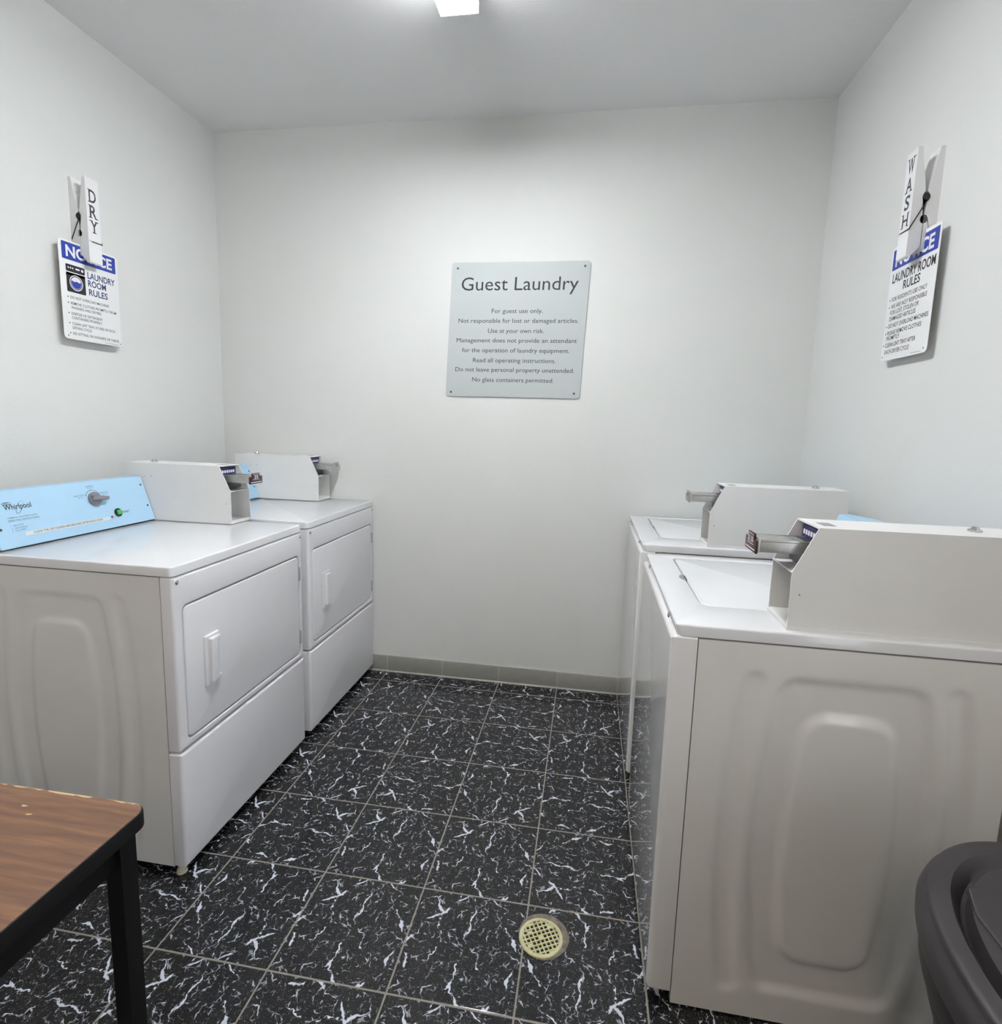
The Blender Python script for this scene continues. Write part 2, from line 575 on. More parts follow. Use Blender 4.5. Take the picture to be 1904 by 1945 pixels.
# ------------------------------------------------------------------ the room
def room_box(name, a, b, m):
    mb = MB()
    mb.box(a, b)
    o = mb.build(name, m, smooth=False)
    tag(o, kind='structure')
    return o
T = 0.12
room_box('floor', (XL - T, YF - T, -0.10), (XR + T, YB + T, 0.0), M_FLOOR)
room_box('ceiling', (XL - T, YF - T, H), (XR + T, YB + T, H + 0.10), M_CEIL)
room_box('wall_left', (XL - T, YF - T, 0.0), (XL, YB + T, H), M_WALL)
mb = MB()  # right wall, split round the added fill doorway
mb.box((XR, FILL_DOOR[1], 0.0), (XR + T, YB + T, H))
mb.box((XR, YF - T, 0.0), (XR + T, FILL_DOOR[0], H))
mb.box((XR, FILL_DOOR[0], FILL_DOOR[2]), (XR + T, FILL_DOOR[1], H))
tag(mb.build('wall_right', M_WALL, smooth=False), kind='structure')
room_box('wall_back', (XL, YB, 0.0), (XR, YB + T, H), M_WALL)
room_box('wall_front', (XL, YF - T, 0.0), (XR, YF, H), M_WALL)

def baseboard(name, length, M4):
    mb = MB()
    mb.box((0, -0.008, 0.0), (length, 0.0, 0.089), 0.0015, M_BASE)
    mb.box((0, -0.0125, 0.0), (length, -0.006, 0.007), 0.001, M_CAULK)
    o = mb.build(name)
    o.matrix_world = M4
    tag(o, kind='structure')
# keep the joints on the floor's tile lines
def base_mat(x, y, rz):
    return Matrix.Translation((x, y, 0)) @ Matrix.Rotation(rz, 4, 'Z')
mb = MB()
mb.box((XL, YB - 0.008, 0.0), (XR, YB, 0.0895), 0.0015, M_BASE)
mb.box((XL, YB - 0.013, 0.0), (XR, YB - 0.006, 0.007), 0.001, M_CAULK)
tag(mb.build('baseboard_back'), kind='structure')
baseboard('baseboard_left', YB - YF - 0.02, base_mat(XL, YF, math.pi / 2) @ Matrix.Rotation(0, 4, 'Z'))
baseboard('baseboard_right', YB - 0.014 - FILL_DOOR[1], base_mat(XR, YB - 0.014, -math.pi / 2))

# ------------------------------------------------------------------ ceiling lamps
def lamp_lens_material(name, power, color):
    k = NT(name)
    co = k.coord()
    rt = k.n('ShaderNodeVectorRotate', rotation_type='Z_AXIS'); k.l(co, rt.inputs['Vector']); rt.inputs['Angle'].default_value = 0.7
    sp = k.n('ShaderNodeSeparateXYZ'); k.l(rt.outputs[0], sp.inputs[0])
    wv = k.math('SINE', k.math('MULTIPLY', sp.outputs[0], 900.0))
    k.b.inputs['Base Color'].default_value = (0.85, 0.87, 0.88, 1)
    k.b.inputs['Roughness'].default_value = 0.3
    k.b.inputs['Emission Color'].default_value = color + (1,)
    k.l(k.maprange(wv, -1, 1, power * 0.85, power * 1.15), k.b.inputs['Emission Strength'])
    return k.m
M_LENS = lamp_lens_material('prismatic_lamp_lens', LAMP, LAMP_COLOR)
M_LENS_SIDE = lamp_lens_material('frosted_lamp_side', LAMP * 0.24, LAMP_COLOR)
M_FILL_SIDE = lamp_lens_material('warm_fill_side', FILL_REAR * 0.3, FILL_REAR_COLOR)
M_FILL_LENS = lamp_lens_material('warm_fill_lens', FILL_REAR, FILL_REAR_COLOR)
M_LAMPBODY = mat('lamp_white_enamel', (0.85, 0.86, 0.87, 1), 0.35)
def ceiling_lamp(x, y0, y1, label, lens, side, w=0.128, h=0.088):
    e = empty('ceiling_lamp', (x, (y0 + y1) / 2, H), 0, label, 'light')
    L = (y1 - y0) / 2
    mb = MB()
    mb.box((-w / 2, -L, -0.030), (w / 2, L, -0.0005), 0.002, M_LAMPBODY)
    for s in (-1, 1):
        mb.box((-w / 2, s * L - (0.004 if s > 0 else 0), -h - 0.001), (w / 2, s * L + (0 if s > 0 else 0.004), -0.028), 0.001, M_LAMPBODY)
    mb.build('lamp_housing', parent=e)
    mb = MB()
    mb.box((-w / 2 + 0.001, -L + 0.004, -h), (w / 2 - 0.001, L - 0.004, -h + 0.004), 0.0015, lens)
    mb.box((-w / 2 + 0.001, -L + 0.004, -h + 0.004), (w / 2 - 0.001, L - 0.004, -0.030), 0.0005, side)
    mb.build('lamp_lens', parent=e)
    return e
ceiling_lamp(-0.384, -0.050, 0.862, 'slim white fluorescent lamp on the ceiling above the aisle', M_LENS, M_LENS_SIDE)
ceiling_lamp(-0.30, -3.10, -1.88, 'added warm fill lamp on the ceiling behind the camera', M_FILL_LENS, M_FILL_SIDE)  # unseen lamp, added to brighten the machine sides facing the camera

# ------------------------------------------------------------------ machines
def smooth(x):
    x = max(0.0, min(1.0, x))
    return x * x * (3 - 2 * x)
def rbox(px, py, hx, hy, r):
    qx, qy = abs(px) - hx + r, abs(py) - hy + r
    return math.hypot(max(qx, 0), max(qy, 0)) + min(max(qx, qy), 0) - r
EMB = 1.0
def emboss(v, z):
    """depth pressed into the side sheet at depth v behind the front, height z"""
    t = (z - 0.455) / 0.37
    bul = max(0.0, 1 - t * t)
    ramp = 0.024
    def S(d):
        return smooth(0.5 - d / ramp)
    out = S(rbox(v - 0.368, z - 0.455, 0.136 + 0.036 * bul, 0.370, 0.03))
    inn = S(rbox(v - 0.368, z - 0.455, 0.070 + 0.040 * bul, 0.293, 0.045))
    rib = max(S(rbox(v - (0.174 - 0.028 * bul), z - 0.452, 0.019, 0.380, 0.019)),
              S(rbox(v - (0.562 + 0.028 * bul), z - 0.452, 0.019, 0.380, 0.019)))
    return EMB * (0.009 * (out - inn) + 0.006 * rib)

def side_panel(parent, x, inward, v0, v1, z0, z1, m):
    nv, nz = 90, 124
    mb = MB()
    vs, fs = [], []
    for j in range(nz + 1):
        for i in range(nv + 1):
            v = v0 + (v1 - v0) * i / nv
            z = z0 + (z1 - z0) * j / nz
            vs.append((x + inward * emboss(v, z), v, z))
    for j in range(nz):
        for i in range(nv):
            a = j * (nv + 1) + i
            fs.append((a, a + 1, a + nv + 2, a + nv + 1))
    # returned edges give the sheet its thickness
    n0 = len(vs)
    rim = [(v0, z0), (v1, z0), (v1, z1), (v0, z1)]
    for v, z in rim:
        vs.append((x + inward * 0.016, v, z))
    cor = [0, nv, nz * (nv + 1) + nv, nz * (nv + 1)]
    def edge(k):
        if k == 0: return [i for i in range(nv + 1)]
        if k == 1: return [j * (nv + 1) + nv for j in range(nz + 1)]
        if k == 2: return [nz * (nv + 1) + nv - i for i in range(nv + 1)]
        return [(nz - j) * (nv + 1) for j in range(nz + 1)]
    for k in range(4):
        fs.append(tuple(edge(k)) + (n0 + (k + 1) % 4, n0 + k))
    fs.append((n0, n0 + 1, n0 + 2, n0 + 3))
    mb.faces(vs, fs, m)
    return mb.build('side_panel', m, parent, angle=50)

def screw(mb, p, r, axis, m=None, h=0.003):
    p = Vector(p); a = Vector(axis)
    mb.cyl(p, p + a * h * 0.5, r, 16, m)
    mb.cyl(p + a * h * 0.5, p + a * h, r, 16, m, r1=r * 0.55)

def screw_part(parent, p, r, axis, m=None, h=0.003):
    mb = MB()
    screw(mb, p, r, axis, None, h)
    return mb.build('screw', m or M_CHROME, parent)

def coin_box(parent, lx, w, z0, label_red, vf=0.231, vb=0.685, price=None):
    """upright coin meter: open notched front, slide sticking out, lock bolt on top"""
    hgt, knee = 0.213, 0.118
    vs_ = vf + 0.044
    t = 0.0032
    mb = MB()
    prof = [(vf, 0.0), (vb, 0.0), (vb, hgt), (vs_, hgt), (vf, knee)]
    n = len(prof)
    for x0 in (lx, lx + w - t):
        vv = [(x0, v, z0 + z) for v, z in prof] + [(x0 + t, v, z0 + z) for v, z in prof]
        mb.faces(vv, [tuple(range(n)), tuple(range(n, 2 * n))] + [(i, (i + 1) % n, n + (i + 1) % n, n + i) for i in range(n)])
    mb.box((lx + t, vs_, z0 + hgt - t), (lx + w - t, vb, z0 + hgt))
    mb.box((lx + t, vb - t, z0), (lx + w - t, vb, z0 + hgt - t))
    mb.box((lx + t, vf + 0.001, z0), (lx + w - t, vb - t, z0 + t))
    mb.box((lx + t, vf, z0 + knee - t), (lx + w - t, vf + 0.11, z0 + knee))            # shelf
    mb.box((lx + t, vf + 0.085, z0 + t), (lx + w - t, vf + 0.088, z0 + knee - t))      # recessed lower front
    mb.box((lx + t, vf + 0.105, z0 + knee), (lx + w - t, vf + 0.108, z0 + hgt - t))    # recessed upper front
    mb.box((lx - 0.0015, vf - 0.001, z0 - 0.008), (lx + w + 0.0015, vb + 0.001, z0))   # mounting tray
    body = mb.build('coin_box', M_COIN, parent, smooth=False)
    mb = MB()
    cx = lx + w / 2
    mb.box((lx + t + 0.004, vs_ + 0.010, z0 + hgt - 0.052), (lx + w - t - 0.004, vs_ + 0.016, z0 + hgt - 0.010), 0.001, M_NAVY)
    for i in range(7):
        xx = lx + 0.022 + i * (w - 0.044) / 6
        mb.box((xx - 0.004, vs_ + 0.0085, z0 + hgt - 0.030), (xx + 0.004, vs_ + 0.0101, z0 + hgt - 0.020), 0, M_PRINT)
    mb.build('coin_plate', None, body, smooth=False)
    # comb of coin slots and slide
    mb = MB()
    for i in range(9):
        xx = lx + 0.018 + i * (w - 0.036) / 8
        mb.box((xx - 0.003, vf + 0.034, z0 + 0.160), (xx + 0.003, vf + 0.062, z0 + 0.176), 0.001, M_DKSTEEL)
    mb.box((lx + 0.010, vf + 0.030, z0 + 0.122), (lx + w - 0.010, vf + 0.104, z0 + 0.162), 0.002, M_DKSTEEL)
    mb.build('slide_throat', None, body)
    mb = MB()
    sx = 0.037
    va = vf - 0.064
    zt, zb = z0 + 0.178, z0 + 0.150
    # U-shaped tray
    mb.box((cx - sx, va, zb), (cx - sx + 0.003, vf + 0.06, zt), 0.0006)
    mb.box((cx + sx - 0.003, va, zb), (cx + sx, vf + 0.06, zt), 0.0006)
    mb.box((cx - sx, va, zt - 0.006), (cx + sx, vf + 0.06, zt - 0.003), 0.0006)
    mb.box((cx - sx - 0.002, va - 0.001, zb - 0.001), (cx + sx + 0.002, va + 0.004, zt + 0.003), 0.001)
    for i in range(4):
        xx = cx - 0.024 + i * 0.016
        mb.box((xx - 0.0045, va + 0.012, zt - 0.004), (xx + 0.0045, vf + 0.02, zt - 0.0022), 0.0005, )
    mb.build('coin_slide', M_STEEL, body)
    mb = MB()
    mb.box((cx - sx - 0.004, va - 0.0055, zb - 0.004), (cx + sx + 0.004, va - 0.001, zt - 0.004), 0.001, M_MAROON if label_red else M_STEEL)
    mb.box((cx - sx * 0.62, va - 0.0055, zt - 0.006), (cx + sx * 0.62, va - 0.001, zt + 0.009), 0.001, M_MAROON if label_red else M_STEEL)
    Mx = Matrix.Translation((cx, va - 0.0056, 0)) @ FRONT
    if label_red:
        write(mb, price or '$1.50', -0.013 if price else -0.020, 0.013 if price else 0.020, zt - 0.012, 0.013, 0.0003, M_PRINT, 0.02, Mx)
        patch(mb, (-0.023, zt + 0.0045, 0.023, zt + 0.006, 0.0004), 0.0003, M_PRINT, Mx)
        patch(mb, (-0.023, zt - 0.0165, 0.023, zt - 0.0150, 0.0004), 0.0003, M_PRINT, Mx)
        patch(mb, (-0.034, zb + 0.0005, 0.034, zb + 0.0035, 0.0004), 0.0003, M_PRINT, Mx)
    else:
        write(mb, price or '$1.50', -0.012 if price else -0.018, 0.012 if price else 0.018, zt - 0.012, 0.012, 0.0003, M_DKSTEEL, 0.01, Mx)
    mb.build('price_plate', None, body)
    # lock bolt
    mb = MB()
    mb.cyl((cx, vb - 0.085, z0 + hgt), (cx, vb - 0.085, z0 + hgt + 0.005), 0.013, 22, M_CHROME, bev=0.0015)
    mb.cyl((cx, vb - 0.085, z0 + hgt + 0.005), (cx, vb - 0.085, z0 + hgt + 0.011), 0.0085, 22, M_CHROME, r1=0.006)
    mb.build('lock_bolt', None, body)
    # top sticker and the rivets of the case
    mb = MB()
    mb.box((cx - 0.012, vs_ + 0.020, z0 + hgt), (cx + 0.030, vs_ + 0.045, z0 + hgt + 0.0004), 0, M_KNOB)
    mb.build('sticker', None, body, smooth=False)
    for side in (lx - 0.0006, lx + w):
        for v, z in (((vf + 0.018, 0.07), (vb - 0.12, 0.163), (vb - 0.09, 0.160)) if side < lx else ((vf + 0.018, 0.07),)):
            mb = MB()
            mb.cyl((side, v, z0 + z), (side + 0.0006, v, z0 + z), 0.0018, 12)
            mb.build('rivet', M_KNOB, body)
    return body

def console(parent, x0, x1, zb, lettering, vb0=0.562):
    """sloping blue control panel; the face leans back by .055 over .165"""
    dv, dz = 0.055, 0.165
    vt = 0.690
    t = 0.003
    mb = MB()
    face_n = Vector((0, -dz, dv)).normalized()
    P = [(vb0 + 0.002, 0.0), (vt, 0.0), (vt, dz - 0.012), (vb0 + dv + 0.030, dz + 0.002), (vb0 + dv + 0.002, dz)]
    n = len(P)
    vv = [(x0 + 0.002, v, zb + z) for v, z in P] + [(x1 - 0.002, v, zb + z) for v, z in P]
    mb.faces(vv, [tuple(range(n)), tuple(range(n, 2 * n))] + [(i, (i + 1) % n, n + (i + 1) % n, n + i) for i in range(n)])
    body = mb.build('console', M_BLUECAP, parent, smooth=False)
    up = Vector((0, dv, dz)).normalized()
    L = math.hypot(dv, dz)
    Mf = Matrix(((1, 0, face_n.x, x0), (0, up.y, face_n.y, vb0), (0, up.z, face_n.z, zb), (0, 0, 0, 1)))
    mb = MB()
    mb.slab((0, 0, x1 - x0, L, 0.004), -0.003, 0.0, 0.0008, m=M_BLUE, M=Mf)
    mb.build('control_panel', None, body)
    W = x1 - x0
    for a, b in ((W - 0.0135, 0.1407), (W - 0.0135, 0.058), (0.0175, 0.059), (0.0175, 0.1407)):
        mb = MB()
        mb.cyl((a, b, 0), (a, b, 0.0018), 0.0042, 16, M_SCREW, M=Mf, r1=0.003)
        mb.build('screw', None, body)
    if not lettering:
        return body
    k = W / 0.589
    mb = MB()
    def wr(s, a, b, base, cap, m=M_INK, bold=0.0):
        write(mb, s, a * k, b * k, base, cap, 0.0004, m, bold, Mf)
    wr('Whirlpool', 0.0475, 0.131, 0.1145, 0.0165, M_INK, 0.012)
    mb.build('brand_lettering', None, body, smooth=False)
    mb = MB()
    # orbit ring behind the name, and the small eye above it
    def ring(cx, cy, rx, ry, ang, th, m, z=0.0005):
        nn = 40
        vs = []
        for s in (1, -1):
            for i in range(nn):
                a = 2 * math.pi * i / nn
                w_ = th * (0.35 + 0.65 * abs(math.sin(a / 2)))
                x, y = (rx + s * w_ / 2) * math.cos(a), (ry + s * w_ / 2) * math.sin(a)
                vs.append((cx * k + x * math.cos(ang) - y * math.sin(ang), cy + x * math.sin(ang) + y * math.cos(ang), z))
        mb.faces(vs, [(i, (i + 1) % nn, nn + (i + 1) % nn, nn + i) for i in range(nn)], m, Mf)
    ring(0.0945, 0.119, 0.0225, 0.0075, 0.95, 0.0016, M_GREYINK)
    ring(0.0595, 0.1338, 0.0130, 0.0036, 0.0, 0.0018, M_INK)
    ring(0.0595, 0.1340, 0.0065, 0.0016, 0.0, 0.0012, M_INK)
    mb.build('brand_emblem', None, body, smooth=False)
    mb = MB()
    wr('COMMERCIAL DRYER MAINTENANCE', 0.047, 0.139, 0.0885, 0.0026, M_INK, 0.01)
    wr('OPERATING INSTRUCTIONS', 0.046, 0.1425, 0.0775, 0.0062, M_GREYINK)
    wr('1.   Select CYCLE', 0.049, 0.088, 0.0635, 0.0050, M_GREYINK)
    wr('2.   Insert Payment', 0.049, 0.098, 0.0555, 0.0050, M_GREYINK)
    wr('3.   Press START', 0.049, 0.090, 0.0475, 0.0050, M_GREYINK)
    mb.build('instructions_lettering', None, body, smooth=False)
    mb = MB()
    wr('START', 0.4516, 0.4826, 0.0450, 0.0075, M_INK, 0.01)
    mb.build('button_lettering', None, body, smooth=False)
    mb = MB()
    wr('NORMAL', 0.338, 0.368, 0.1545, 0.0050, M_GREYINK)
    wr('(Permanent)', 0.3415, 0.3665, 0.1495, 0.0030, M_GREYINK)
    wr('HEAVY DUTY', 0.281, 0.323, 0.1260, 0.0050, M_GREYINK)
    wr('High Heat', 0.294, 0.316, 0.1200, 0.0034, M_GREYINK)
    wr('DELICATE', 0.3847, 0.419, 0.1270, 0.0050, M_GREYINK)
    wr('Low Heat', 0.393, 0.414, 0.1215, 0.0034, M_GREYINK)
    wr('CYCLES', 0.3407, 0.3666, 0.0805, 0.0046, M_GREYINK)
    mb.build('dial_lettering', None, body, smooth=False)
    mb = MB()
    wr('In Use', 0.397, 0.407, 0.0290, 0.0030, M_GREYINK)
    mb.build('lamp_lettering', None, body, smooth=False)
    mb = MB()
    # arc over the dial
    nn = 24
    vs = []
    for s in (0.0300, 0.0288):
        for i in range(nn + 1):
            a = math.radians(30 + 125 * i / nn)
            vs.append((0.3545 * k + s * math.cos(a), 0.1135 + s * math.sin(a), 0.0004))
    mb.faces(vs, [(i, i + 1, nn + 2 + i, nn + 1 + i) for i in range(nn)], M_INK, Mf)
    for a in (30, 92, 155):
        disc(mb, 0.3545 * k + 0.0294 * math.cos(math.radians(a)), 0.1135 + 0.0294 * math.sin(math.radians(a)), 0.0016, 0.0005, M_INK, 12, M=Mf)
    mb.build('dial_arc', None, body, smooth=False)
    mb = MB()
    Ms = Mf
    patch(mb, (0.084 * k, 0.0298, 0.3895 * k, 0.0412, 0.001), 0.0004, M_STRIP, Ms)
    write(mb, 'CLEAN THE LINT SCREEN BEFORE AND AFTER EACH LOAD', 0.1090 * k, 0.3595 * k, 0.0325, 0.0068, 0.0008, M_INK, 0.0, Ms)
    mb.build('label_strip', None, body, smooth=False)
    # dial: round skirt with a pointed grip
    mb = MB()
    cx, cy = 0.3545 * k, 0.1113
    mb.cyl((cx, cy, 0), (cx, cy, 0.010), 0.0235, 32, M_KNOB, M=Mf, bev=0.0015)
    mb.cyl((cx, cy, 0.010), (cx, cy, 0.013), 0.0200, 32, M_KNOB, M=Mf, bev=0.001)
    ca, sa = math.cos(-0.12), math.sin(-0.12)
    Mg = Mf @ Matrix.Translation((cx, cy, 0.012)) @ Matrix.Rotation(-0.10, 4, 'Z')
    grip = [(-0.022, -0.0075), (0.016, -0.0085), (0.040, -0.0065), (0.041, 0.003), (0.016, 0.006), (-0.022, 0.0045)]
    g2 = [(x * 0.92, y * 0.75) for x, y in grip]
    mb.loft([[(x, y, 0.0) for x, y in grip], [(x, y, 0.011) for x, y in grip], [(x, y, 0.0135) for x, y in g2]], M_KNOB, Mg)
    mb.box((-0.021, 0.006, 0.0004), (0.022, 0.0078, 0.0035), 0, M_KNOBDK, Mg)
    mb.build('cycle_dial', None, body)
    mb = MB()
    cx, cy = 0.4315 * k, 0.0500
    mb.cyl((cx, cy, 0), (cx, cy, 0.004), 0.0155, 32, M_BLACK, M=Mf, bev=0.001)
    mb.slab((cx - 0.0085, cy - 0.0085, cx + 0.0085, cy + 0.0085, 0.003), 0.003, 0.0095, 0.002, m=M_GREEN, M=Mf)
    mb.build('start_button', None, body)
    mb = MB()
    mb.cyl((0.4015 * k, 0.0384, 0), (0.4015 * k, 0.0384, 0.0025), 0.0042, 20, M_RED, M=Mf, r1=0.003)
    mb.build('indicator_lamp', None, body)
    return body

def feet(parent, spots, zb):
    for lx, v in spots:
        mb = MB()
        mb.cyl((lx, v, 0), (lx, v, 0.010), 0.015, 20, r1=0.013)
        mb.cyl((lx, v, 0.010), (lx, v, zb + 0.004), 0.0105, 16)
        mb.build('leveling_foot', M_FOOT, parent)

def dryer(y0, w, label, lx_con, lx_coin, lettering, red, tilt=0.0):
    global EMB
    EMB = 0.6
    e = empty('dryer', (-0.9945, y0, 0), math.pi / 2, label, 'dryer', 'coin operated dryers by the left wall')
    zt, zl, zs, zb, D = 0.930, 0.903, 0.386, 0.031, 0.69
    # top
    mb = MB()
    mb.slab((0, 0.0, w, D, 0.014), zl, zt, 0.004)
    mb.build('top', M_TOP, e)
    # front with door opening
    door = (0.038, 0.415, w - 0.028, 0.808, 0.018)
    gap = 0.0045
    hole = (door[0] - gap, door[1] - gap, door[2] + gap, door[3] + gap, 0.021)
    mb = MB()
    mb.slab((0.001, zs + 0.002, w - 0.001, zl - 0.003, 0.006), -0.037, 0.0, 0.009, hole, 0.003, M=FRONT)
    mb.box((hole[0] - 0.004, hole[1] - 0.004, -0.036), (hole[2] + 0.004, hole[3] + 0.004, -0.030), 0, M=FRONT)
    mb.build('front_panel', M_FRONT, e)
    mb = MB()
    mb.slab(door, -0.028, -0.0005, 0.005, M=FRONT)
    dr = mb.build('door', M_FRONT, e)
    # handle: framed pull with a grip bar and a scooped finger hollow
    hx, hz = 0.112, 0.534
    mb = MB()
    mb.slab((hx, hz, hx + 0.064, hz + 0.157, 0.003), -0.003, 0.006, 0.0025, (hx + 0.044, hz + 0.022, hx + 0.060, hz + 0.137, 0.003), 0.001, M=FRONT)
    mb.slab((hx + 0.013, hz + 0.012, hx + 0.043, hz + 0.148, 0.003), 0.0035, 0.019, 0.003, M=FRONT)
    mb.box((hx + 0.040, hz + 0.014, 0.003), (hx + 0.060, hz + 0.024, 0.0150), 0.002, M=FRONT)
    mb.box((hx + 0.040, hz + 0.134, 0.003), (hx + 0.060, hz + 0.146, 0.0150), 0.002, M=FRONT)
    mb.build('handle', M_FRONT, dr)
    for za, zb_ in ((0.709, 0.766), (0.451, 0.508)):
        mb = MB()
        mb.box((door[2] - 0.002, za, 0.0), (door[2] + 0.004, zb_, 0.0025), 0.0006, M=FRONT)
        mb.cyl((door[2] + 0.003, za + 0.004, 0.003), (door[2] + 0.003, zb_ - 0.004, 0.003), 0.0028, 12, M=FRONT)
        mb.build('hinge', M_STEEL, dr)
    mb = MB()
    mb.slab((0.0, zb, w, zs - 0.003, 0.004), -0.037, 0.001, 0.009, M=FRONT)
    mb.build('lower_panel', M_FRONT, e)
    for lx in (0.018, w - 0.014):
        screw_part(e, (lx, 0.0005, 0.884), 0.0062, (0, -1, 0), M_CHROME, 0.004)
    # body
    side_panel(e, 0.003, 1, 0.041, D, 0.026, zl - 0.004, M_WHITE)
    side_panel(e, w - 0.003, -1, 0.041, D, 0.026, zl - 0.004, M_WHITE)
    mb = MB()
    mb.box((0.020, 0.040, 0.05), (w - 0.020, D - 0.004, zl + 0.002), m=M_DARKGAP)
    mb.build('inner_chassis', None, e, smooth=False)
    mb = MB()
    mb.box((0.019, D - 0.006, 0.026), (w - 0.019, D, zl - 0.004))
    mb.build('back_panel', M_WHITE, e, smooth=False)
    feet(e, ((0.018, 0.030) if y0 < 0.5 else (0.06, 0.20), (w - 0.05, 0.09), (0.04, D - 0.05), (w - 0.04, D - 0.05)), 0.05)
    console(e, lx_con[0], lx_con[1], zt + 0.006, lettering)
    coin_box(e, lx_coin, 0.122, zt + 0.010, red, 0.238, 0.693, '25')
    return e

dryer(0.2100, 0.6864, 'near white coin dryer beside the brown table, full console in view',
      (0.020, 0.594), 0.597, True, True)
dryer(0.9465, 0.6780, 'far white coin dryer in the corner against the back wall',
      (0.004, 0.548), 0.551, True, False)

def washer(x0, y1, w, rz, label, red):
    """local x runs from the far end towards the camera"""
    global EMB
    EMB = 1.05
    e = empty('washer', (x0, y1, 0), -math.pi / 2 + rz, label, 'washer', 'coin operated washers by the right wall')
    zt, zl, D = 0.928, 0.902, 0.667
    lid = (0.050, 0.086, 0.536, 0.500)
    # top slab in plan: local xy plane is (lx, v)
    mb = MB()
    notch_c, notch_r = 0.292, 0.020
    g = 0.004
    hole = (lid[0] - g, lid[1] - g, lid[2] + g, lid[3] + g, 0.030)
    mb.slab((0.002, 0.004, w - 0.002, D, 0.014), zl, zt, 0.005, hole, 0.003)
    mb.box((hole[0] - 0.006, hole[1] - 0.006, zl), (hole[2] + 0.006, hole[3] + 0.006, zl + 0.003))
    # bulge of the lower front edge of the lid
    for v in mb.bm.verts:
        if v.co.y < 0.02 and v.co.z < zt - 0.006:
            u = (v.co.x - w / 2) / (w / 2)
            v.co.y += 0.006 * abs(u) ** 2
    mb.build('top', M_TOP, e)
    mb = MB()
    # flat grey half-disc and dark slit paint the finger hollow's shade
    nn = 14
    vs = [(notch_c + 0.030 * math.cos(math.pi + math.pi * i / nn), lid[1] - g + 0.001 + 0.016 * math.sin(math.pi + math.pi * i / nn), zt + 0.0004) for i in range(nn + 1)]
    mb.faces(vs, [tuple(range(nn + 1))], M_KNOB)
    mb.box((notch_c - 0.022, lid[1] - g, zt - 0.012), (notch_c + 0.022, lid[1] - 0.0006, zt + 0.0006), 0, M_DARKGAP)
    mb.build('finger_hollow_shade', None, e, smooth=False)
    mb = MB()
    mb.slab((lid[0], lid[1], lid[2], lid[3], 0.027), zl + 0.004, zt - 0.001, 0.004)
    mb.build('lid', M_TOP, e)
    # front panel wraps round to the side seam
    mb = MB()
    mb.slab((0.0, 0.034, w, zl - 0.001, 0.005), -0.051, 0.004, 0.013, M=FRONT, bevseg=6)
    mb.build('front_panel', M_WFRONT, e)
    for lx in (0.160, w - 0.083):
        screw_part(e, (lx, 0.003, zt - 0.008), 0.0075, (0, -1, 0), M_CHROME, 0.006)
    side_panel(e, 0.002, 1, 0.0535, D, 0.005, zl - 0.004, M_WHITE)
    side_panel(e, w - 0.002, -1, 0.0535, D, 0.005, zl - 0.004, M_WHITE)
    mb = MB()
    mb.box((0.020, 0.052, 0.05), (w - 0.020, D - 0.004, zl + 0.001), m=M_DARKGAP)
    mb.build('inner_chassis', None, e, smooth=False)
    mb = MB()
    mb.box((0.019, D - 0.006, 0.006), (w - 0.019, D, zl - 0.004))
    mb.build('back_panel', M_WHITE, e, smooth=False)
    feet(e, ((0.05, 0.12), (w - 0.05, 0.12), (0.05, D - 0.05), (w - 0.05, D - 0.05)), 0.05)
    console(e, 0.020, 0.538, zt + 0.002, False, 0.522)
    coin_box(e, 0.541, 0.127, zt + 0.008, red, 0.231, 0.680)
    return e

washer(0.3080, 0.7830, 0.6872, -0.006, 'near white coin washer with its embossed side facing the trash can', True)
washer(0.3085, 1.6110, 0.6872, 0.0, 'far white coin washer against the back wall', False)

# ------------------------------------------------------------------ signs
def wall_frame(p, xdir, zdir):
    """sign frame: local x along xdir, local y up, local z = zdir out of the wall"""
    x, z = Vector(xdir), Vector(zdir)
    y = Vector((0, 0, 1))
    return Matrix(((x.x, y.x, z.x, p[0]), (x.y, y.y, z.y, p[1]), (x.z, y.z, z.z, p[2]), (0, 0, 0, 1)))

# guest laundry sign on the back wall
SH = 0.0385
e = empty('wall_sign', (0, 0, 0), 0, 'large silver sign with guest laundry rules on the back wall', 'sign',
          matrix=wall_frame((-0.6155, YB, 1.4745), (1, 0, 0), (0, -1, 0)))
mb = MB()
mb.slab((0, 0, 0.662, 0.633, 0.016), 0.0005, 0.006, 0.0012)
for v in mb.bm.verts:
    v.co.x += SH * v.co.y
mb.build('sign_panel', M_SILVER, e)
mb = MB()
def gw(s, cx, base, width, cap, m=M_INK, bold=0.0):
    write(mb, s, cx - width / 2 - SH * base, cx + width / 2 - SH * base, base, cap, 0.0064, m, bold, None, SH)
gw('Guest Laundry', 0.3515, 0.503, 0.561, 0.0600, M_INK, 0.0)
mb.build('title_lettering', None, e, smooth=False)
M_BODYINK = mat('soft_black_ink', srgb(48, 50, 56), 0.55)
for s, cx, base, wd in [
        ('For guest use only.', 0.3462, 0.3979, 0.2468),
        ('Not responsible for lost or damaged articles.', 0.3498, 0.3525, 0.5800),
        ('Use at your own risk.', 0.3428, 0.3053, 0.2711),
        ('Management does not provide an attendant', 0.3443, 0.2603, 0.5852),
        ('for the operation of laundry equipment.', 0.3417, 0.2135, 0.5238),
        ('Read all operating instructions.', 0.3378, 0.1660, 0.4042),
        ('Do not leave personal property unattended.', 0.3392, 0.1212, 0.5820),
        ('No glass containers permitted.', 0.3338, 0.0732, 0.3991)]:
    mb = MB()
    gw(s, cx, base, wd, 0.0200, M_BODYINK, 0.0)
    mb.build('rules_lettering', None, e, smooth=False)
